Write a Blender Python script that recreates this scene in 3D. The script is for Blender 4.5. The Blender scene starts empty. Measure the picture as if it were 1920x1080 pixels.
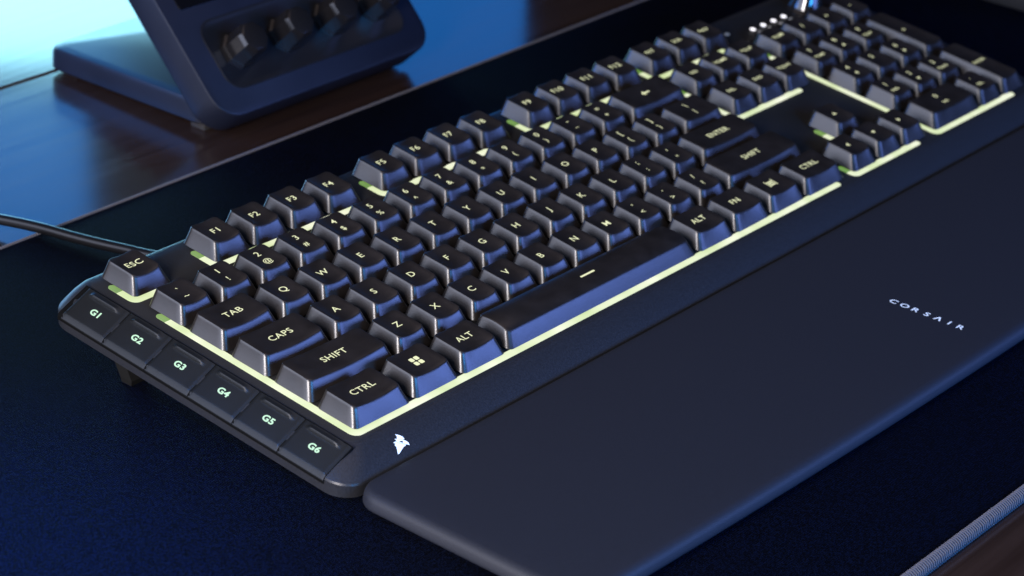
import bpy, bmesh, math, random
from mathutils import Matrix, Vector
random.seed(7)
R = math.radians
scene = bpy.context.scene
C = scene.collection

# ------------------------------------------------------------------ camera
cam_d = bpy.data.cameras.new('camera')
cam = bpy.data.objects.new('camera', cam_d)
C.objects.link(cam)
cam_d.sensor_width = 36.0
cam_d.lens = 4850.9 / 1920 * 36
cam_d.clip_start = 0.02
cam_d.clip_end = 30
right = Vector((0.62859546, -0.77481641, 0.06728507))
up = Vector((0.30819484, 0.32759353, 0.89313964))
fwd = Vector((0.71406141, 0.54068661, -0.44471822))
M = Matrix((right, up, -fwd)).transposed().to_4x4()
M.translation = Vector((-0.52929, -0.446787, 0.415542))
cam.matrix_world = M
cam_d.dof.use_dof = True
cam_d.dof.focus_distance = 0.845
cam_d.dof.aperture_fstop = 18
scene.camera = cam

# ------------------------------------------------------------------ world
w = bpy.data.worlds.new('World')
scene.world = w
w.use_nodes = True
w.node_tree.nodes['Background'].inputs[0].default_value = (0.5, 0.42, 0.42, 1)
w.node_tree.nodes['Background'].inputs[1].default_value = 0.02

# ------------------------------------------------------------------ lamps
def area(name, loc, target, sx, sy, col, power, spread=180):
    d = bpy.data.lights.new(name, 'AREA')
    d.shape = 'RECTANGLE'; d.size = sx; d.size_y = sy
    d.color = col; d.energy = power; d.spread = R(spread)
    o = bpy.data.objects.new(name, d); C.objects.link(o)
    o.location = loc
    o.rotation_euler = (Vector(target) - Vector(loc)).to_track_quat('-Z', 'Y').to_euler()
    return o
area('lamp_left_neutral', (-0.84, 0.40, 0.46), (0.15, 0.06, 0.02), 1.05, 0.66, (0.68, 0.75, 1.0), 6.6)
area('lamp_front_white', (-0.66, -0.18, 0.29), (0.15, 0.05, 0.02), 0.15, 0.40, (1.0, 0.93, 0.94), 11.0)
area('lamp_front_blue', (0.62, -0.88, 0.26), (0.1, 0.05, 0.02), 0.85, 0.34, (0.18, 0.31, 1.0), 7.4)
area('lamp_front_azure', (-0.06, -0.93, 0.34), (0.2, 0.05, 0.02), 0.40, 0.32, (0.04, 0.36, 1.0), 10.0)
area('lamp_back_cyan', (0.29, 0.48, 0.038), (0.20, 0.36, -0.02), 0.24, 0.065, (0.32, 0.78, 1.0), 0.14, 90)
area('lamp_back_blue', (0.20, 0.48, 0.120), (0.06, 0.29, 0.0), 0.18, 0.10, (0.04, 0.32, 1.0), 0.050, 100)
area('lamp_back_rim', (0.12, 0.56, 0.07), (0.05, 0.12, 0.03), 0.16, 0.10, (0.25, 0.55, 1.0), 0.06, 60)
area('lamp_back_azure', (0.42, 0.35, 0.060), (0.31, 0.24, 0.0), 0.12, 0.08, (0.02, 0.28, 1.0), 0.026, 120)
area('lamp_side_blue', (0.0, 0.42, 0.12), (0.17, 0.28, 0.01), 0.14, 0.08, (0.03, 0.26, 1.0), 0.065, 60)
area('lamp_overhead', (0.3, 0.2, 1.5), (0.2, 0.0, 0.0), 1.2, 1.0, (1.0, 0.76, 0.70), 1.8)
sp_d = bpy.data.lights.new('lamp_left_spot', 'SPOT')
sp_d.energy = 75.0; sp_d.color = (0.0, 0.26, 1.0); sp_d.spot_size = R(30); sp_d.spot_blend = 1.0; sp_d.shadow_soft_size = 0.03
sp = bpy.data.objects.new('lamp_left_spot', sp_d); C.objects.link(sp)
sp.location = (-0.34, 0.04, 0.50)
sp.rotation_euler = (Vector((-0.16, 0.05, 0)) - Vector(sp.location)).to_track_quat('-Z', 'Y').to_euler()

# ------------------------------------------------------------------ render
scene.render.engine = 'CYCLES'
scene.view_settings.view_transform = 'Standard'
scene.view_settings.look = 'None'
scene.view_settings.exposure = 0
scene.view_settings.gamma = 1
scene.view_settings.use_curve_mapping = False

# ------------------------------------------------------------------ materials
def mat(name, col, rough=0.5, metal=0.0, spec=0.5, noise=None, bump=None, sheen=0, emit=None):
    m = bpy.data.materials.new(name); m.use_nodes = True
    nt = m.node_tree; b = nt.nodes['Principled BSDF']
    b.inputs['Base Color'].default_value = (*col, 1)
    b.inputs['Roughness'].default_value = rough
    b.inputs['Metallic'].default_value = metal
    b.inputs['Specular IOR Level'].default_value = spec
    if sheen:
        b.inputs['Sheen Weight'].default_value = sheen
        b.inputs['Sheen Roughness'].default_value = 0.4
        b.inputs['Sheen Tint'].default_value = (0.5, 0.6, 1, 1)
    tc = nt.nodes.new('ShaderNodeTexCoord')
    if noise:       # (scale, amount) gentle colour and gloss mottling
        n = nt.nodes.new('ShaderNodeTexNoise'); n.inputs['Scale'].default_value = noise[0]; n.inputs['Detail'].default_value = 5
        nt.links.new(tc.outputs['Object'], n.inputs['Vector'])
        mx = nt.nodes.new('ShaderNodeMixRGB'); mx.blend_type = 'MULTIPLY'; mx.inputs[0].default_value = 1
        mx.inputs[1].default_value = (*col, 1)
        cr = nt.nodes.new('ShaderNodeValToRGB')
        a = noise[1]
        cr.color_ramp.elements[0].position = 0.3; cr.color_ramp.elements[1].position = 0.7
        cr.color_ramp.elements[0].color = (1 - a, 1 - a, 1 - a, 1); cr.color_ramp.elements[1].color = (1 + a, 1 + a, 1 + a, 1)
        nt.links.new(n.outputs['Fac'], cr.inputs[0]); nt.links.new(cr.outputs[0], mx.inputs[2])
        nt.links.new(mx.outputs[0], b.inputs['Base Color'])
        mr = nt.nodes.new('ShaderNodeMapRange'); mr.inputs[3].default_value = rough - 0.05; mr.inputs[4].default_value = rough + 0.05
        nt.links.new(n.outputs['Fac'], mr.inputs[0]); nt.links.new(mr.outputs[0], b.inputs['Roughness'])
    if bump:        # (scale, distance in metres, strength)
        n2 = nt.nodes.new('ShaderNodeTexNoise'); n2.inputs['Scale'].default_value = bump[0]; n2.inputs['Detail'].default_value = 3
        nt.links.new(tc.outputs['Object'], n2.inputs['Vector'])
        bp = nt.nodes.new('ShaderNodeBump'); bp.inputs['Distance'].default_value = bump[1]; bp.inputs['Strength'].default_value = bump[2]
        nt.links.new(n2.outputs['Fac'], bp.inputs['Height']); nt.links.new(bp.outputs[0], b.inputs['Normal'])
    if emit:
        b.inputs['Emission Color'].default_value = (*emit[0], 1)
        b.inputs['Emission Strength'].default_value = emit[1]
    return m

M_key = mat('keycap_plastic', (0.0145, 0.0120, 0.0113), 0.32, spec=0.95, noise=(140, 0.25), bump=(2600, 0.00006, 0.35))
_nt = M_key.node_tree
_geo = _nt.nodes.new('ShaderNodeNewGeometry')
for _l in list(_nt.links):
    if _l.from_socket.name == 'Object' and _l.from_node.type == 'TEX_COORD':
        _nt.links.new(_geo.outputs['Position'], _l.to_socket)
M_deck = mat('deck_plastic', (0.012, 0.012, 0.013), 0.55, noise=(40, 0.2), bump=(2200, 0.00008, 0.4))
M_body = mat('chassis_plastic', (0.017, 0.018, 0.022), 0.42, noise=(1500, 0.2), bump=(1500, 0.00012, 0.5))
M_gap = mat('gap_shade_black', (0.002, 0.002, 0.002), 0.9, spec=0.1)  # near-black painted in for the shade around the macro keys
M_macro = mat('macro_key_plastic', (0.008, 0.009, 0.010), 0.40, spec=0.4, noise=(60, 0.15), bump=(2200, 0.00007, 0.4))
M_palm = mat('palm_rubber', (0.0105, 0.0128, 0.0215), 0.6, noise=(1500, 0.10), bump=(1500, 0.00008, 0.3))
M_palmbase = mat('palm_base', (0.014, 0.012, 0.012), 0.6)
M_rubber = mat('rubber', (0.02, 0.018, 0.017), 0.7)
M_foot = mat('foot_plastic', (0.005, 0.005, 0.005), 0.7, spec=0.2)
M_cable = mat('cable_rubber', (0.006, 0.006, 0.007), 0.3)
M_white = mat('emblem_print', (0.75, 0.82, 0.9), 0.5, emit=((0.62, 0.8, 1.0), 0.55))
M_letter = mat('lettering_print_glow', (0.75, 0.82, 0.9), 0.5, emit=((0.6, 0.75, 1.0), 0.3))  # plain print, with some brightness put in as its own emission
M_ind = mat('indicator_lens', (0.8, 0.8, 0.8), 0.4, emit=((1.0, 0.97, 1.0), 1.3))
M_dim = mat('indicator_print', (0.3, 0.3, 0.3), 0.5, emit=((0.8, 0.8, 0.8), 0.12))
M_legend = mat('legend_glow', (0.15, 0.15, 0.11), 0.5, emit=((0.86, 0.88, 0.50), 0.92))
M_glegend = mat('macro_legend_glow', (0.1, 0.14, 0.1), 0.5, emit=((0.60, 0.95, 0.66), 0.85))
M_dial = mat('dial_gloss', (0.012, 0.012, 0.014), 0.12, spec=1.0)
M_mouse = mat('mouse_plastic', (0.016, 0.016, 0.018), 0.35, noise=(40, 0.1))
M_deckbody = mat('console_plastic', (0.008, 0.010, 0.019), 0.36, noise=(40, 0.12), bump=(1500, 0.00008, 0.3))
M_deckdark = mat('console_recess', (0.010, 0.010, 0.012), 0.35)
M_screen = mat('console_screen', (0.003, 0.003, 0.004), 0.12)
M_knob = mat('console_knob', (0.010, 0.009, 0.009), 0.16, spec=0.9)

def glow_mat(name, c1, c2, strength):
    m = mat(name, (0.12, 0.13, 0.09), 0.45)
    nt = m.node_tree; b = nt.nodes['Principled BSDF']
    tc = nt.nodes.new('ShaderNodeTexCoord'); n = nt.nodes.new('ShaderNodeTexNoise')
    n.inputs['Scale'].default_value = 55; n.inputs['Detail'].default_value = 2
    nt.links.new(tc.outputs['Object'], n.inputs['Vector'])
    cr = nt.nodes.new('ShaderNodeValToRGB')
    cr.color_ramp.elements[0].position = 0.35; cr.color_ramp.elements[0].color = (*c1, 1)
    cr.color_ramp.elements[1].position = 0.68; cr.color_ramp.elements[1].color = (*c2, 1)
    nt.links.new(n.outputs['Fac'], cr.inputs[0]); nt.links.new(cr.outputs[0], b.inputs['Emission Color'])
    b.inputs['Emission Strength'].default_value = strength
    return m
M_bar = glow_mat('light_bar_glow', (0.64, 0.76, 0.38), (0.94, 0.96, 0.74), 0.98)
M_barend = glow_mat('light_bar_end_glow', (0.12, 0.26, 0.03), (0.20, 0.38, 0.06), 0.9)

# fabric of the mat: woven micro relief and speckle
def fabric():
    m = mat('mat_fabric', (0.012, 0.014, 0.026), 0.8, spec=0.04)
    nt = m.node_tree; b = nt.nodes['Principled BSDF']
    tc = nt.nodes.new('ShaderNodeTexCoord')
    hs = []
    for rot in (0, 90):
        mp = nt.nodes.new('ShaderNodeMapping'); mp.inputs['Rotation'].default_value = (0, 0, R(rot))
        wv = nt.nodes.new('ShaderNodeTexWave'); wv.inputs['Scale'].default_value = 420; wv.inputs['Distortion'].default_value = 1.5
        nt.links.new(tc.outputs['Object'], mp.inputs[0]); nt.links.new(mp.outputs[0], wv.inputs['Vector']); hs.append(wv)
    ad = nt.nodes.new('ShaderNodeMath'); ad.operation = 'ADD'
    nt.links.new(hs[0].outputs['Fac'], ad.inputs[0]); nt.links.new(hs[1].outputs['Fac'], ad.inputs[1])
    n = nt.nodes.new('ShaderNodeTexNoise'); n.inputs['Scale'].default_value = 1600; n.inputs['Detail'].default_value = 2
    nt.links.new(tc.outputs['Object'], n.inputs['Vector'])
    mu = nt.nodes.new('ShaderNodeMath'); mu.operation = 'MULTIPLY'
    nt.links.new(ad.outputs[0], mu.inputs[0]); nt.links.new(n.outputs['Fac'], mu.inputs[1])
    bp = nt.nodes.new('ShaderNodeBump'); bp.inputs['Distance'].default_value = 0.0005; bp.inputs['Strength'].default_value = 0.9
    nt.links.new(mu.outputs[0], bp.inputs['Height']); nt.links.new(bp.outputs[0], b.inputs['Normal'])
    cr = nt.nodes.new('ShaderNodeValToRGB')
    cr.color_ramp.elements[0].position = 0.42; cr.color_ramp.elements[0].color = (0.0004, 0.0006, 0.0020, 1)
    cr.color_ramp.elements[1].position = 0.62; cr.color_ramp.elements[1].color = (0.0018, 0.0038, 0.0140, 1)
    nt.links.new(n.outputs['Fac'], cr.inputs[0]); nt.links.new(cr.outputs[0], b.inputs['Base Color'])
    return m
M_mat = fabric()
M_thread = mat('hem_thread', (0.085, 0.08, 0.09), 0.8, sheen=0.3)

def wood():
    m = mat('walnut_wood', (0.05, 0.028, 0.02), 0.34)
    nt = m.node_tree; b = nt.nodes['Principled BSDF']
    tc = nt.nodes.new('ShaderNodeTexCoord'); mp = nt.nodes.new('ShaderNodeMapping')
    mp.inputs['Scale'].default_value = (3.0, 60, 60)
    n = nt.nodes.new('ShaderNodeTexNoise'); n.inputs['Scale'].default_value = 4; n.inputs['Detail'].default_value = 8; n.inputs['Distortion'].default_value = 0.6
    nt.links.new(tc.outputs['Object'], mp.inputs[0]); nt.links.new(mp.outputs[0], n.inputs['Vector'])
    cr = nt.nodes.new('ShaderNodeValToRGB')
    cr.color_ramp.elements[0].position = 0.3; cr.color_ramp.elements[0].color = (0.022, 0.012, 0.009, 1)
    cr.color_ramp.elements[1].position = 0.72; cr.color_ramp.elements[1].color = (0.038, 0.022, 0.017, 1)
    nt.links.new(n.outputs['Fac'], cr.inputs[0]); nt.links.new(cr.outputs[0], b.inputs['Base Color'])
    bp = nt.nodes.new('ShaderNodeBump'); bp.inputs['Distance'].default_value = 0.0002; bp.inputs['Strength'].default_value = 0.10
    nt.links.new(n.outputs['Fac'], bp.inputs['Height']); nt.links.new(bp.outputs[0], b.inputs['Normal'])
    mr = nt.nodes.new('ShaderNodeMapRange'); mr.inputs[3].default_value = 0.13; mr.inputs[4].default_value = 0.22
    nt.links.new(n.outputs['Fac'], mr.inputs[0]); nt.links.new(mr.outputs[0], b.inputs['Roughness'])
    return m
M_wood = wood()

# ------------------------------------------------------------------ mesh helpers (all lengths in millimetres)
MM = 0.001
def mk_mesh(name, verts, faces, m, smooth=True, angle=35):
    me = bpy.data.meshes.new(name)
    me.from_pydata([(x * MM, y * MM, z * MM) for x, y, z in verts], [], faces)
    bm = bmesh.new(); bm.from_mesh(me)
    bmesh.ops.recalc_face_normals(bm, faces=bm.faces[:])
    bm.to_mesh(me); bm.free()
    if smooth:
        me.polygons.foreach_set('use_smooth', [True] * len(me.polygons))
        me.set_sharp_from_angle(angle=R(angle))
    me.materials.append(m)
    return me
def mk_flat(name, verts, faces, m):          # open flat print: keep the winding, facing up
    me = bpy.data.meshes.new(name)
    me.from_pydata([(x * MM, y * MM, z * MM) for x, y, z in verts], [], faces)
    me.materials.append(m)
    return me
def obj(name, me, parent=None, loc=(0, 0, 0), rot=(0, 0, 0)):
    o = bpy.data.objects.new(name, me); C.objects.link(o)
    o.location = [v * MM for v in loc]; o.rotation_euler = rot
    if parent: o.parent = parent
    return o
def thing(name, label, cat, loc=(0, 0, 0), rot=(0, 0, 0), group=None):
    o = obj(name, None, None, loc, rot)
    o.empty_display_size = 0.02
    o['label'] = label; o['category'] = cat
    if group: o['group'] = group
    return o

def rrect(l, f, r, b, rad, nc=4, ne=6):
    """rounded rectangle, counter-clockwise from the front edge's left end; radius one number or four (fl, fr, br, bl)"""
    if not isinstance(rad, (tuple, list)): rad = (rad,) * 4
    fl, fr, br, bl = rad
    cs = [((r - fr, f + fr), fr, -90), ((r - br, b - br), br, 0), ((l + bl, b - bl), bl, 90), ((l + fl, f + fl), fl, 180)]
    pts = []
    for k, ((cx, cy), ra, a0) in enumerate(cs):
        arc = [(cx + ra * math.cos(R(a0 + 90 * i / nc)), cy + ra * math.sin(R(a0 + 90 * i / nc))) for i in range(nc + 1)]
        (nx, ny), nr, na = cs[(k + 1) % 4]
        s = (nx + nr * math.cos(R(na)), ny + nr * math.sin(R(na)))
        pts += arc
        e = arc[-1]
        pts += [(e[0] + (s[0] - e[0]) * i / ne, e[1] + (s[1] - e[1]) * i / ne) for i in range(1, ne)]
    return pts

def loft(rings, cap_bottom=True, cap_top=True):
    """rings: lists of (x, y, z), all of one length"""
    n = len(rings[0]); v = [p for r in rings for p in r]; f = []
    for k in range(len(rings) - 1):
        a, b = k * n, (k + 1) * n
        f += [(a + i, a + (i + 1) % n, b + (i + 1) % n, b + i) for i in range(n)]
    if cap_bottom: f.append(tuple(reversed(range(n))))
    if cap_top: f.append(tuple(range((len(rings) - 1) * n, len(rings) * n)))
    return v, f

def tube(path, rad, n=12):
    rings = []
    P = [Vector(p) for p in path]
    for i, p in enumerate(P):
        t = (P[min(i + 1, len(P) - 1)] - P[max(i - 1, 0)]).normalized()
        u = t.cross(Vector((0, 0, 1)))
        if u.length < 1e-4: u = Vector((1, 0, 0))
        u.normalize(); w_ = u.cross(t)
        ra = rad(i) if callable(rad) else rad
        rings.append([tuple(p + u * ra * math.cos(2 * math.pi * k / n) + w_ * ra * math.sin(2 * math.pi * k / n)) for k in range(n)])
    return loft(rings)
def lathe(prof, n=32, cx=0, cy=0):
    rings = [[(cx + r * math.cos(2 * math.pi * k / n), cy + r * math.sin(2 * math.pi * k / n), z) for k in range(n)] for r, z in prof]
    return loft(rings)
def box(x0, x1, y0, y1, z0, z1, bev=0.5):
    b = min(bev, (z1 - z0) / 2.01)
    rs = [rrect(x0 + b, y0 + b, x1 - b, y1 - b, b, 2, 1), rrect(x0, y0, x1, y1, b * 1.5, 2, 1), rrect(x0, y0, x1, y1, b * 1.5, 2, 1), rrect(x0 + b, y0 + b, x1 - b, y1 - b, b, 2, 1)]
    zs = [z0, z0 + b, z1 - b, z1]
    return loft([[(x, y, z) for x, y in r] for r, z in zip(rs, zs)])

def catmull(pts, n):
    out = []
    P = [Vector(p) for p in pts]; P = [P[0] * 2 - P[1]] + P + [P[-1] * 2 - P[-2]]
    for i in range(1, len(P) - 2):
        for k in range(n):
            t = k / n
            a, b, c, d = P[i - 1], P[i], P[i + 1], P[i + 2]
            out.append(0.5 * ((2 * b) + (c - a) * t + (2 * a - 5 * b + 4 * c - d) * t * t + (3 * b - a - 3 * c + d) * t ** 3))
    out.append(P[-2])
    return [tuple(p) for p in out]

# text -> flat triangles in millimetres, centred on the origin
_tc = {}
def text_mesh(s, size, bold=0.004, sx=1.18):
    key = (s, size, bold, sx)
    if key not in _tc:
        cu = bpy.data.curves.new('t', 'FONT'); cu.body = s; cu.size = size; cu.offset = bold * size
        cu.align_x = 'CENTER'; cu.align_y = 'CENTER'; cu.resolution_u = 3; cu.space_character = 1.08
        o = bpy.data.objects.new('t', cu)
        me = bpy.data.meshes.new_from_object(o)
        vs = [(v.co.x * sx, v.co.y) for v in me.vertices]; fs = [tuple(p.vertices) for p in me.polygons]
        if vs:
            cx = (min(v[0] for v in vs) + max(v[0] for v in vs)) / 2; cy = (min(v[1] for v in vs) + max(v[1] for v in vs)) / 2
            vs = [(a - cx, b - cy) for a, b in vs]
        bpy.data.objects.remove(o); bpy.data.meshes.remove(me); bpy.data.curves.remove(cu)
        _tc[key] = (vs, fs)
    return _tc[key]

# ================================================================== desk and mat
desk = obj('desk', None, None, (0, 0, -4)); desk['kind'] = 'structure'
v, f = box(-900, 1500, -700, 328.0, -26, 0, 1.0)
obj('board', mk_mesh('board', v, f, M_wood), desk)
v, f = box(-900, 1500, 329.0, 900, -26, 0, 1.0)
obj('board', mk_mesh('board', v, f, M_wood), desk)

matroot = thing('desk_mat', 'large dark navy cloth desk mat with a stitched hem, lying under the keyboard', 'desk mat', (200, 30, -4))
X0, X1, Y0, Y1 = -500, 520, -178.5, 178.0        # local to the mat's root
outer = [rrect(X0 + i, Y0 + i, X1 - i, Y1 - i, 14 - i, 6, 1) for i in (2.0, 1.2, 0.9, 1.2, 2.0)]
v, f = loft([[(x, y, z) for x, y in r] for r, z in zip(outer, (0, 0.8, 2.2, 3.5, 4.0))])
obj('surface', mk_mesh('mat_surface', v, f, M_mat, angle=50), matroot)
# hem: over-edge stitches all along the front and back edge, and a chain row inside it
def stitches(yedge, sgn, q):
    v = []; f = []
    x = X0 + 16
    k = 0
    while x < X1 - 16:
        lean = 0.35 + random.uniform(-.08, .08)
        path = [(0, 2.9 * q * sgn, 3.9), (0.1, 2.4 * q * sgn, 4.2 + .5 * q), (lean * .5, 1.3 * q * sgn, 4.25 + .5 * q), (lean, -0.2 * sgn, 3.8), (lean, -0.75 * sgn, 2.2), (lean * .6, -0.3 * sgn, 0.5)]
        vv, ff = tube([(x + a, yedge + b, c) for a, b, c in path], 0.38, 6)
        o = len(v); v += vv; f += [tuple(i + o for i in q) for q in ff]
        x += 1.15; k += 1
    return v, f
for ye, sg, q in ((Y0 + 0.9, 1, 0.8), (Y1 - 0.9, -1, 0.3)):
    v, f = stitches(ye, sg, q)
    h = obj('hem_stitching', mk_mesh('hem_stitching', v, f, M_thread, angle=80), matroot); h['kind'] = 'stuff'

# ================================================================== keyboard
TH = math.atan(0.1); OKB = Vector((0, -12, -14))
loc = -(Matrix.Rotation(TH, 3, 'X') @ OKB)
kb = thing('keyboard', 'black full-size gaming keyboard with glowing legends, pale green light bars and a macro key column', 'keyboard', tuple(loc), (TH, 0, 0))
U = 19.05
FY = 5.194           # function row, in key units
LX, FYB, RX_, BY = -18.2, -14.2, 446.5, 121.0

# ---- chassis
def ring(l, fr, r, b, z, rad): return [(x, y, z) for x, y in rrect(l, fr, r, b, rad, 8, 10)]
v, f = loft([
    ring(-13, -9.5, 441, 116, -13.4, 6),
    ring(-16.6, -12.6, 445, 119.5, -12.9, 8.0),
    ring(-17.9, -13.9, 446.2, 120.7, -12.0, 9.0),
    ring(-18.2, -14.2, 446.5, 121.0, -7.4, 9.0),
    ring(-17.95, -13.95, 446.25, 120.9, -6.75, 8.9),
    ring(-17.4, -13.4, 445.7, 120.8, -6.35, 8.6),
    ring(-12.2, -9.4, 441, 120.4, -3.4, 7.6),
    ring(-8.0, -5.9, 437, 119.7, -1.75, 6.2),
    ring(-6.6, -4.6, 435.8, 118.7, -1.1, 5.4),
    ring(-5.4, -3.6, 434.6, 117.3, -0.8, 4.6)])
obj('chassis', mk_mesh('chassis', v, f, M_body, angle=24), kb)
v, f = loft([ring(-5.3, -3.4, 434.4, 117.1, -0.9, 4.4), ring(-5.3, -3.4, 434.4, 117.1, -0.72, 4.4), ring(-5.1, -3.2, 434.2, 116.9, -0.62, 4.2)])
obj('deck_plate', mk_mesh('deck_plate', v, f, M_deck), kb)

# ---- keycaps
H, SI, FI, BI, GAP = 6.0, 2.6, 3.8, 0.5, 1.6
def top_z(x, y, w_, d_, kind):
    x0, x1, y0, y1 = SI, w_ - SI, FI, d_ - BI
    if kind == 'bar':
        t = (y - (y0 + y1) / 2) / ((y1 - y0) / 2)
        return H - 1.0 * max(0, abs(t)) ** 2.2
    t = (x - (x0 + x1) / 2) / ((x1 - x0) / 2)
    s = (y - y0) / (y1 - y0)
    return H - 0.95 * (1 - 0.4 * s) * max(0.0, 1 - t * t) + 0.2 * s
_kc = {}
def keycap(wu, du, kind='dish'):
    key = (wu, du, kind)
    if key in _kc: return _kc[key]
    w_, d_ = wu * U - GAP, du * U - GAP
    ne = 8 if wu < 3 else 24
    def shape(i, extra, rad): return rrect(SI * i + extra, FI * i + extra, w_ - SI * i - extra, d_ - BI * i - extra, rad, 5, ne)
    topo = shape(1, 0, 1.9)
    rings = []
    base = shape(0, 0, 2.2)
    rings.append([(x, y, 0.0) for x, y in shape(0, 0.35, 1.9)])
    for t in (0.04, 0.3, 0.6, 0.86, 0.955):
        ri = []
        for (bx, by), (tx, ty) in zip(base, topo):
            s = t + 0.03 * math.sin(math.pi * t)        # slightly hollow flanks
            x, y = bx + (tx - bx) * s, by + (ty - by) * s
            ri.append((x, y, top_z(tx, ty, w_, d_, kind) * t))
        rings.append(ri)
    for e, dz in ((0.05, -0.08), (0.32, 0.0)):
        rings.append([(x, y, top_z(x, y, w_, d_, kind) + dz) for x, y in shape(1, e, 1.85)])
    cx, cy = w_ / 2, (FI + d_ - BI) / 2
    last = shape(1, 0.32, 1.7)
    for s in (0.78, 0.52, 0.26):
        rings.append([(cx + (x - cx) * s, cy + (y - cy) * s, top_z(cx + (x - cx) * s, cy + (y - cy) * s, w_, d_, kind)) for x, y in last])
    v, f = loft(rings, True, False)
    n = len(last); c = len(v); v.append((cx, cy, top_z(cx, cy, w_, d_, kind)))
    o = (len(rings) - 1) * n
    f += [(o + i, o + (i + 1) % n, c) for i in range(n)]
    _kc[key] = mk_mesh('keycap', v, f, M_key, angle=38)
    return _kc[key]

def poly(pts): return [tuple(p) for p in pts], [tuple(range(len(pts)))]
def icon(name):
    if name == '<win>':
        v, f = [], []
        for sx in (-1, 1):
            for sy in (-1, 1):
                p = rrect(min(sx * .22, sx * 2.05), min(sy * .22, sy * 2.05), max(sx * .22, sx * 2.05), max(sy * .22, sy * 2.05), .45, 3, 1)
                o = len(v); v += p; f.append(tuple(range(o, o + len(p))))
        return v, f
    if name == '<menu>':
        v, f = [], []
        for y0 in (-1.5, -.5, .5):
            p = [(-1.6, y0), (1.6, y0), (1.6, y0 + .62), (-1.6, y0 + .62)]
            o = len(v); v += p; f.append(tuple(range(o, o + 4)))
        for x0, x1 in ((-2.3, -1.9), (1.9, 2.3)):
            p = [(x0, -2), (x1, -2), (x1, 2), (x0, 2)]; o = len(v); v += p; f.append(tuple(range(o, o + 4)))
        return v, f
    if name == '<back>':
        return [(-2.4, 0), (-.7, 1.4), (-.7, .4), (2.4, .4), (2.4, -.4), (-.7, -.4), (-.7, -1.4)], [(0, 6, 2), (0, 2, 1), (0, 6, 5), (2, 5, 4), (2, 4, 3), (0, 5, 2)]
    if name == '<space>':
        return poly(rrect(-3.9, -.42, 3.9, .42, .3, 3, 1))
    tri = [(-1.1, -.6), (1.1, -.6), (0, 1.0)]
    a = {'<up>': 0, '<left>': 90, '<down>': 180, '<right>': 270}[name]
    return [(x * math.cos(R(a)) - y * math.sin(R(a)), x * math.sin(R(a)) + y * math.cos(R(a))) for x, y in tri], [(0, 1, 2)]

def put_key(xu, yu, wu, du, legends, kind='dish', name='key', label=None):
    k = obj(name, keycap(wu, du, kind), kb, (xu * U, yu * U, 0))
    sc = 1.0 if wu < 3 else 0.15      # seated by hand: no cap sits quite like its neighbour
    k.rotation_euler = (R(random.gauss(0, .30)) * sc, R(random.gauss(0, .30)) * sc, R(random.gauss(0, .22)) * sc)
    k.location.z += random.uniform(0, .00012)
    w_, d_ = wu * U - GAP, du * U - GAP
    cx, cy = w_ / 2, (FI + d_ - BI) / 2
    v, f = [], []
    for s, size, ox, oy in legends:
        vs, fs = icon(s) if s.startswith('<') and len(s) > 2 else text_mesh(s, size)
        o = len(v)
        v += [(cx + ox + a, cy + oy + b, top_z(cx + ox + a, cy + oy + b, w_, d_, kind) + 0.05) for a, b in vs]
        f += [tuple(i + o for i in q) for q in fs]
    if v: obj('legend', mk_flat('legend', v, f, M_legend), k)
    if label: k['label'] = label
    return k
def one(s, size=3.8): return [(s, size, 0, 0)]
def two(a, b, sa=3.7, sb=3.3): return [(a, sa, 0, 2.6), (b, sb, 0, -2.5)]
W3 = 3.65
# bottom row
put_key(0, 0, 1.5, 1, one('CTRL', W3)); put_key(1.5, 0, 1.25, 1, one('<win>')); put_key(2.75, 0, 1.25, 1, one('ALT', W3))
put_key(4.0, 0, 5.75, 1, one('<space>'), 'bar', 'space_bar', 'long space bar with a rounded top and a small dash')
put_key(9.75, 0, 1.25, 1, one('ALT', W3)); put_key(11.0, 0, 1.25, 1, one('FN', W3)); put_key(12.25, 0, 1.25, 1, one('<menu>')); put_key(13.5, 0, 1.5, 1, one('CTRL', W3))
# shift row
put_key(0, 1, 2.25, 1, one('SHIFT', W3))
for i, s in enumerate('ZXCVBNM'): put_key(2.25 + i, 1, 1, 1, one(s))
for i, s in enumerate([',<', '.>', '/?']): put_key(9.25 + i, 1, 1, 1, two(s[0], s[1]))
put_key(12.25, 1, 2.75, 1, one('SHIFT', W3))
# caps row
put_key(0, 2, 1.75, 1, one('CAPS', W3))
for i, s in enumerate('ASDFGHJKL'): put_key(1.75 + i, 2, 1, 1, one(s))
for i, s in enumerate([';:', '\'"']): put_key(10.75 + i, 2, 1, 1, two(s[0], s[1]))
put_key(12.75, 2, 2.25, 1, one('ENTER', W3))
# tab row
put_key(0, 3, 1.5, 1, one('TAB', W3))
for i, s in enumerate('QWERTYUIOP'): put_key(1.5 + i, 3, 1, 1, one(s))
for i, s in enumerate(['[{', ']}']): put_key(11.5 + i, 3, 1, 1, two(s[0], s[1]))
put_key(13.5, 3, 1.5, 1, two('\\', '|'))
# number row
for i, s in enumerate(['`~', '1!', '2@', '3#', '4$', '5%', '6^', '7&', '8*', '9(', '0)', '-_', '=+']): put_key(i, 4, 1, 1, two(s[0], s[1]))
put_key(13, 4, 2, 1, one('<back>'))
# function row
put_key(0, FY, 1, 1, one('ESC', W3))
for g, x in ((0, 2), (4, 6.5), (8, 11)):
    for i in range(4): put_key(x + i, FY, 1, 1, one('F%d' % (g + i + 1), W3))
for i, s in enumerate(['PRT', 'SCR', 'PAU']): put_key(15.25 + i, FY, 1, 1, one(s, 2.7))
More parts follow.
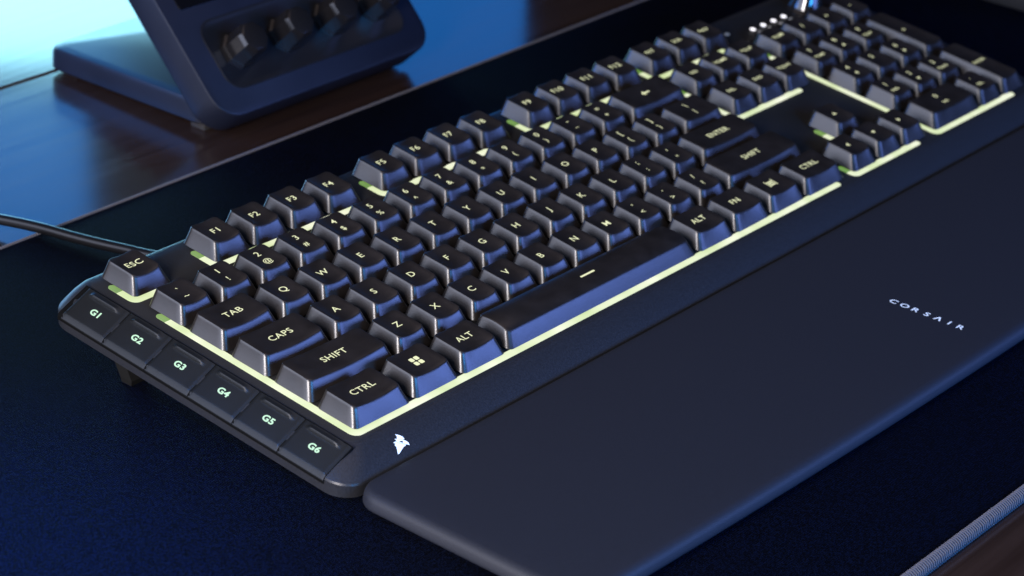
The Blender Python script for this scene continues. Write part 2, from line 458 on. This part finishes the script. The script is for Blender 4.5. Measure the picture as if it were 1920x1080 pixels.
# navigation and arrows
for i, s in enumerate(['INS', 'HOME', 'PGUP']): put_key(15.25 + i, 4, 1, 1, one(s, 2.5))
for i, s in enumerate(['DEL', 'END', 'PGDN']): put_key(15.25 + i, 3, 1, 1, one(s, 2.5))
put_key(16.25, 1, 1, 1, one('<up>'))
for i, s in enumerate(['<left>', '<down>', '<right>']): put_key(15.25 + i, 0, 1, 1, one(s))
# number pad
put_key(18.5, 4, 1, 1, one('NUM', 2.7))
for i, s in enumerate(['/', '*', '-']): put_key(19.5 + i, 4, 1, 1, one(s))
sub = {'7': 'HOME', '8': '<up>', '9': 'PGUP', '4': '<left>', '5': '', '6': '<right>', '1': 'END', '2': '<down>', '3': 'PGDN'}
for r, row in ((3, '789'), (2, '456'), (1, '123')):
    for i, s in enumerate(row):
        lg = [(s, 3.4, 0, 2.4)]
        if sub[s]: lg.append((sub[s], 2.1, 0, -2.6))
        put_key(18.5 + i, r, 1, 1, lg)
put_key(21.5, 2, 1, 2, one('+')); put_key(21.5, 0, 1, 2, one('ENTER', 2.4))
put_key(18.5, 0, 2, 1, two('0', 'INS', 3.4, 2.1)); put_key(20.5, 0, 1, 1, two('.', 'DEL', 3.4, 2.1))

# ---- light bars: an L along the left and front of every key group
def light_bar(xu, yu, x_end, y_end, front=True):
    o_, i_ = 1.75, 1.3                 # reach outside and inside the caps' outline
    x0, y0 = xu * U - o_, yu * U - o_
    wd = o_ + i_; rr = wd / 2
    yt, xr = y_end * U, x_end * U
    end = 5.0
    def cap(cx, cy, a0): return [(cx + rr * math.cos(R(a0 + 180 * k / 8)), cy + rr * math.sin(R(a0 + 180 * k / 8))) for k in range(9)]
    out = []
    if front:
        ro, ri = 3.2, 0.9
        out += [(x0 + ro - ro * math.cos(R(90 * k / 6)), y0 + ro - ro * math.sin(R(90 * k / 6))) for k in range(7)]
        out += cap(xr, y0 + rr, -90)
        out += [(x0 + wd + ri - ri * math.sin(R(90 * k / 4)), y0 + wd + ri - ri * math.cos(R(90 * k / 4))) for k in range(5)]
    else:
        out += cap(x0 + rr, y0 + rr, 180)
    out += [(x0 + wd, yt - end), (x0, yt - end)]
    def slab(pts, m, nm):
        cxm = sum(p[0] for p in pts) / len(pts); cym = sum(p[1] for p in pts) / len(pts)
        v, f = loft([[(x, y, -0.75) for x, y in pts], [(x, y, -0.42) for x, y in pts]])
        return mk_mesh(nm, v, f, m, smooth=False)
    b = obj('light_bar', slab(out, M_bar, 'light_bar'), kb)
    tip = [(x0 + 0.05, yt - end + 0.02), (x0 + wd - 0.05, yt - end + 0.02)] + cap(x0 + rr, yt - rr, 0)
    obj('bar_end', slab(tip, M_barend, 'bar_end'), b)
light_bar(0, 0, 14.55, 4.62)
light_bar(0, FY, 0.62, FY + 0.62)
light_bar(2, FY, 5.6, FY + 0.62); light_bar(6.5, FY, 10.1, FY + 0.62); light_bar(11, FY, 14.6, FY + 0.62)
light_bar(15.25, FY, 17.8, FY + 0.62); light_bar(15.25, 3, 17.62, 4.62)
light_bar(16.25, 1, 0, 1.66, False); light_bar(15.25, 0, 17.68, 0.4)
light_bar(18.5, 0, 21.75, 4.62)

# ---- macro keys on the sloping left flank
MI = Vector((-6.6, 0, -0.75)); MO = Vector((-17.0, 0, -6.15))
sl = (MI - MO); sw = sl.length; su = sl.normalized(); sn = Vector((-su.z, 0, su.x))
def slope_pt(a, y, h): p = MO + su * a + sn * h; return (p.x, y, p.z)
# added black sheet under the keys, standing in for the shade in their gaps
ga = [(slope_pt(sw + .5, 0, .12)), slope_pt(0, 0, .12), (-17.9, 0, -6.6), (-18.42, 0, -7.3), (-18.42, 0, -9.0), (-17.6, 0, -9.0), (-15, 0, -7.6), slope_pt(sw + .5, 0, -.8)]
y0g, y1g = -4.8, 115.4
v = [(p[0], y0g, p[2]) for p in ga] + [(p[0], y1g, p[2]) for p in ga]; n = len(ga)
f = [(i, (i + 1) % n, n + (i + 1) % n, n + i) for i in range(n)] + [tuple(range(n)), tuple(reversed(range(n, 2 * n)))]
obj('macro_gap_shade', mk_mesh('macro_gap_shade', v, f, M_gap, smooth=False), kb)
def ss(t): t = max(0, min(1, t)); return t * t * (3 - 2 * t)
def macro_h(a, t):
    """height above the flank: thumb ledge along the inner edge, tapered at both ends"""
    m_ = ss((t - .12) / .16) * ss((.90 - t) / .12)
    return .50 + m_ * (1.05 * ss((a - (sw - 2.9)) / .95) - 0.75 * ss((a - (sw - 1.9)) / 1.7))
PK = 19.75; KW = 19.4
def macro_key():
    na, nt_ = 26, 28
    v = []; f = []
    for j in range(nt_ + 1):
        t = j / nt_
        y = KW * t
        row = []
        eb = 0.0
        if j in (0, nt_): eb = -.35
        # outer skirt first, then the sloping top
        inset = .25 if j in (0, nt_) else 0
        row += [(-18.55, y, -8.05), (-18.62, y, -7.6), (-17.62, y, -6.0 + eb * .6)]
        for i in range(na + 1):
            a = sw * i / na
            row.append(slope_pt(a, y, macro_h(a, t) + eb))
        row.append(slope_pt(sw, y, -.5))
        v += row
    m_ = na + 5
    m_ = len(v) // (nt_ + 1)
    for j in range(nt_):
        for i in range(m_ - 1):
            f.append((j * m_ + i, (j + 1) * m_ + i, (j + 1) * m_ + i + 1, j * m_ + i + 1))
    # end skirts
    for j, s in ((0, 1), (nt_, -1)):
        o = len(v)
        for i in range(m_):
            x, y, z = v[j * m_ + i]
            v.append((x + .25, y, z - .8))
        for i in range(m_ - 1): f.append((j * m_ + i, j * m_ + i + 1, o + i + 1, o + i))
    return mk_mesh('macro_key', v, f, M_macro, angle=28)
MK = macro_key()
for k in range(6):
    y = -4.55 + PK * (5 - k)
    o = obj('macro_key', MK, kb, (0, y, 0))
    vs, fs = text_mesh('G%d' % (k + 1), 3.1, 0.035, 1.2)
    # legend reads along the keyboard's long side, lying on the slope
    v = [slope_pt(sw * .44 + b, KW / 2 - a, .57) for a, b in vs]
    obj('legend', mk_flat('legend', v, fs, M_glegend), o)

# ---- emblem on the front bezel: a shield of three sails
e0 = Vector((0, -4.6, -1.0)); e1 = Vector((0, -13.4, -6.35)); ed = (e0 - e1); el = ed.length; eu = ed.normalized(); en = Vector((0, -eu.z, eu.y))
def bez(x, a, h):
    """a point a mm up the sloping bezel, following its rings"""
    rg = [(-13.4, -6.35), (-9.4, -3.4), (-5.9, -1.55), (-4.6, -1.0)]
    acc = 0
    for (ya, za), (yb, zb) in zip(rg, rg[1:]):
        L_ = math.hypot(yb - ya, zb - za)
        if a <= acc + L_ or (yb, zb) == rg[-1]:
            t = (a - acc) / L_
            nx, nz = -(zb - za) / L_, (yb - ya) / L_
            return (x, ya + (yb - ya) * t + nx * h, za + (zb - za) * t + nz * h)
        acc += L_
sails = [
    [(11.29, 7.92), (12.47, 7.02), (13.18, 6.20), (13.23, 5.15), (12.6, 5.18), (11.6, 5.80), (10.70, 6.40), (11.29, 6.94)],
    [(9.85, 6.73), (10.6, 6.35), (11.5, 5.75), (12.6, 5.05), (13.42, 4.29), (13.81, 3.52), (13.73, 2.73), (12.9, 3.3), (11.6, 4.15), (9.94, 5.05), (9.9, 5.8), (10.1, 6.1)],
    [(8.53, 5.82), (9.78, 5.75), (9.82, 4.98), (11.45, 4.10), (12.6, 3.25), (10.97, 3.05), (9.51, 2.45), (7.94, 1.79), (7.53, 1.97), (8.14, 3.11), (8.57, 4.15), (8.32, 4.96), (9.02, 5.04)]]
v, f = [], []
for s in sails:
    o = len(v); v += [bez(a, b, .06) for a, b in s]; f.append(tuple(range(o, o + len(s))))
obj('emblem', mk_flat('emblem', v, f, M_white), kb)['label'] = 'pale sail-shaped shield emblem glowing on the front bezel'

# ---- indicators, icons and the dial above the number pad
DX, DY = 409.5, 103.0
for i in range(4):
    v, f = lathe([(1.25, -.62), (1.25, -.40), (1.0, -.30)], 16, 369.6 + 8 * i, 104.0)
    obj('indicator_light', mk_mesh('indicator_light', v, f, M_ind), kb)
for x, y, sx, sy in ((370.2, 100.8, 1.0, .8), (378.2, 100.8, .9, .9), (386.2, 100.6, 1.1, .8), (394.4, 100.6, 1.1, .9), (355, 107.6, 1.3, 1.0), (355.4, 98.0, 1.8, .9)):
    v, f = loft([[(a, b, z) for a, b in rrect(x - sx, y - sy, x + sx, y + sy, .4, 3, 1)] for z in (-.62, -.52)])
    obj('icon', mk_mesh('icon', v, f, M_dim, smooth=False), kb)
prof = [(8.6, -.6), (8.6, .2), (8.2, .5), (7.6, 1.2), (7.45, 1.6), (4.9, 9.6), (4.5, 10.4), (3.6, 10.8), (2.6, 10.6)]
n = 64
rings = [[(DX + r_ * math.cos(2 * math.pi * i / n), DY + r_ * math.sin(2 * math.pi * i / n), z) for i in range(n)] for r_, z in prof]
v, f = loft(rings)
obj('volume_dial', mk_mesh('volume_dial', v, f, M_dial, angle=40), kb)

# ---- feet: flip feet at the back (tips on the mat), rubber pads at the front
def w2k(x, y, z):
    p = Matrix.Rotation(-TH, 3, 'X') @ Vector((x, y, z)) + OKB
    return p
for xc in (-7.4, 435.4):
    a = w2k(0, 99.5, 0.0); b = w2k(0, 104, 0.0)
    rings = [[(xc - 3.2, a.y, a.z), (xc + 3.2, a.y, a.z), (xc + 3.2, b.y, b.z), (xc - 3.2, b.y, b.z)],
             [(xc - 3.5, a.y - .3, a.z + 2), (xc + 3.5, a.y - .3, a.z + 2), (xc + 3.5, b.y + .6, b.z + 2), (xc - 3.5, b.y + .6, b.z + 2)],
             [(xc - 3.5, 93, -12.6), (xc + 3.5, 93, -12.6), (xc + 3.5, 99.5, -12.6), (xc - 3.5, 99.5, -12.6)]]
    v, f = loft(rings)
    obj('flip_foot', mk_mesh('flip_foot', v, f, M_foot, smooth=False), kb)
for xc in (30, 398):
    v, f = box(xc - 14, xc + 14, -9.3, -4.0, -14.25, -13.2, .3)
    obj('rubber_foot', mk_mesh('rubber_foot', v, f, M_rubber), kb)

# ---- cable leaving the back edge
def k(x, y, z): return tuple(w2k(x, y, z))
path = [k(66, 126, 16), k(62, 135, 12.5), k(57, 153, 5.6), k(53.4, 172, 3.4), k(49, 190, 2.6), k(44.8, 207, 2.5), k(40, 224, 1.6), k(29, 262, -1.5), k(0, 310, -1.6), k(-40, 380, -1.6), k(-110, 460, -1.6)]
v, f = tube(catmull(path, 10), 2.05, 20)
cb = obj('cable', mk_mesh('cable', v, f, M_cable), kb)
v, f = tube([k(66.8, 123, 16.8), k(65.6, 127, 15.3), k(63.6, 131.5, 13.7), k(61.8, 135.5, 12.2)], lambda i: 3.6 - .25 * i, 16)
obj('strain_relief', mk_mesh('strain_relief', v, f, M_rubber), cb)

# ================================================================== palm rest
PX, PY = 214.5, -50
palm = thing('palm_rest', 'long matte black palm rest with a small wordmark, butted against the keyboard front', 'palm rest', (PX, PY, 0))
def palm_outline(ins):
    l, r, b, rad = -17.4 + ins, 446.4 - ins, -3.7 - ins * .55, max(2, 9 - ins)
    base = rrect(l, -92.5 + ins, r, b, (max(3, 14 - ins), max(3, 14 - ins), rad, rad), 8, 24)
    out = []
    for x, y in base:
        s = (x - PX) / 232
        wgt = max(0, (-y - 20) / 72)
        y -= 5.0 * max(0, 1 - s * s) * wgt
        out.append((x - PX, y - PY))
    return out
def palm_part(prof): return loft([[(x, y, z) for x, y in palm_outline(i)] for i, z in prof])
v, f = palm_part([(5.0, 0), (4.4, .3), (3.2, 2.4), (2.4, 3.1)])
obj('base', mk_mesh('palm_base', v, f, M_palmbase, angle=40), palm)
prof = [(2.0, 2.9), (.8, 3.0), (.2, 3.5), (0, 4.2), (.25, 5.2)]
prof += [(.25 + 3.4 * (1 - math.cos(R(a))), 5.2 + 3.3 * math.sin(R(a))) for a in (15, 30, 45, 60, 75, 90)]
prof += [(8, 8.55), (20, 8.6)]
v, f = palm_part(prof)
obj('cushion', mk_mesh('palm_cushion', v, f, M_palm, angle=60), palm)
# wordmark, set along the depth of the rest
word = []
glyphs = {}
v, f = [], []
for i, ch in enumerate('CORSAIR'):
    if ch == 'A':
        vs, fs = [(-1.5, -1.45), (-.85, -1.45), (.0, .55), (.85, -1.45), (1.5, -1.45), (.35, 1.45), (-.35, 1.45)], [(0, 1, 2, 6), (2, 3, 4, 5), (2, 5, 6)]
    else:
        vs, fs = text_mesh(ch, 4.0, 0.016, 1.15)
    cyw = -53.6 - 27.6 * i / 6
    o = len(v)
    v += [(216.3 - PX + b, cyw - PY - a, 8.66) for a, b in vs]
    f += [tuple(j + o for j in q) for q in fs]
obj('lettering', mk_flat('lettering', v, f, M_letter), palm)['label'] = 'small pale spaced capital letters printed on the palm rest'

# ================================================================== control console behind the keyboard
CX = 221
con = thing('control_console', 'dark tilted desktop control console with a row of four knobs, on the wooden desk', 'control console', (CX, 270, -4))
s2 = math.sqrt(.5)
def pan(x, vv, d):       # panel coordinates: x across, vv up the tilted face, d out of the face -> local
    return (x, 222 + s2 * vv - s2 * d - 270, 8 + s2 * vv + s2 * d + 4)
def panel_loft(prof, l, fbot, r, t, rad, nc=6):
    return loft([[pan(x, y, d) for x, y in rrect(l + i, fbot + i, r - i, t - i, max(.4, rad - i), nc, 2)] for i, d in prof])
HW = 65
v, f = panel_loft([(3, -15.5), (1.0, -15), (0, -13.5), (0, -.8), (.3, -.25), (.8, 0)], -HW, 0, HW, 112, 12)
body = obj('housing', mk_mesh('console_housing', v, f, M_deckbody, angle=30), con)
v, f = loft([[pan(x, y, d) for x, y in rrect(-53 + i, 10 + i, 55 - i, 42 - i, 8 - i, 6, 2)] for i, d in ((0, .05), (0, .45), (1.0, .45), (1.6, .12))])
obj('knob_tray', mk_mesh('console_tray', v, f, M_deckdark), con)
v, f = panel_loft([(0, -.2), (0, .35), (.4, .5)], -56, 49, 56, 62, 2)
obj('touch_strip', mk_mesh('console_strip', v, f, M_screen), con)
for r_ in range(2):
    for c_ in range(4):
        v, f = panel_loft([(0, -.2), (0, 1.2), (.8, 1.8)], -54 + 27.4 * c_, 65 + 22 * r_, -28.5 + 27.4 * c_, 85 + 22 * r_, 3, 4)
        obj('screen_button', mk_mesh('console_button', v, f, M_screen), con)
for c_ in range(4):
    cx = -40 + 27 * c_; cv = 25.5
    n = 8
    rings = []
    for r_, d in ((8.2, .3), (8.2, 2.5), (7.4, 3.2), (7.2, 12.5), (6.4, 14.2), (5.2, 14.6)):
        rings.append([pan(cx + r_ * math.cos(2 * math.pi * (i + .5) / n), cv + r_ * math.sin(2 * math.pi * (i + .5) / n), d) for i in range(n)])
    v, f = loft(rings)
    kn = obj('knob', mk_mesh('console_knob', v, f, M_knob, angle=20), con)
# stand: a wedge foot reaching back from the panel
def foot_ring(x0, x1, z_at):
    return [(x0, -32, z_at[0]), (x1, -32, z_at[0]), (x1, 58, z_at[1]), (x0, 58, z_at[1])]
rs = []
for ins, zt in ((4, 0), (1, 1), (0, 2)):
    rs.append([(x, y, 3.0 + zt - 2.2 * (y + 32) / 90) for x, y in rrect(-62 + ins, -34 + ins, 62 - ins, 60 - ins, 6, 5, 4)])
for ins, zt in ((0, 9), (.8, 11), (3.5, 12)):
    rs.append([(x, y, 3.0 + zt - 2.2 * (y + 32) / 90) for x, y in rrect(-62 + ins, -34 + ins, 62 - ins, 60 - ins, 6, 5, 4)])
v, f = loft(rs)
obj('stand', mk_mesh('console_stand', v, f, M_deckbody, angle=35), con)
for fx in (-50, 50):
    for fy, hh in ((-26, 3.6), (50, 1.9)):
        v, f = box(fx - 8, fx + 8, fy - 4, fy + 4, 0, hh, .4)
        obj('rubber_foot', mk_mesh('console_foot', v, f, M_rubber), con)

# ================================================================== mouse at the right edge
mo = thing('computer_mouse', 'dark computer mouse at the right edge, beside the number pad', 'mouse', (574, 72, 0))
def mouse_ring(s, z):
    out = []
    for i in range(40):
        a = 2 * math.pi * i / 40
        x = 31 * math.copysign(abs(math.cos(a)) ** .75, math.cos(a)); y = 60 * math.copysign(abs(math.sin(a)) ** .8, math.sin(a))
        x *= 1 - .10 * math.cos(y / 60 * math.pi)
        out.append((x * s, y * s, z))
    return out
v, f = loft([mouse_ring(.94, .3), mouse_ring(.97, 1.5), mouse_ring(1.0, 8), mouse_ring(1.01, 14)])
obj('side_shell', mk_mesh('mouse_side', v, f, M_rubber, angle=50), mo)
v, f = loft([[(x, y, z - (y / 60) ** 2 * 8 * (z > 14.5)) for x, y, z in mouse_ring(s, z)] for s, z in ((1.0, 14.0), (1.02, 15.2), (1.0, 18), (.95, 24), (.85, 30), (.68, 34.5), (.42, 37), (.15, 38))])
obj('top_shell', mk_mesh('mouse_top', v, f, M_mouse, angle=60), mo)
v, f = lathe([(11, -3.5), (12, -2.5), (12, 2.5), (11, 3.5)], 28)
obj('scroll_wheel', mk_mesh('mouse_wheel', [(z, x, y) for x, y, z in v], f, M_rubber), mo, (0, 33, 25))
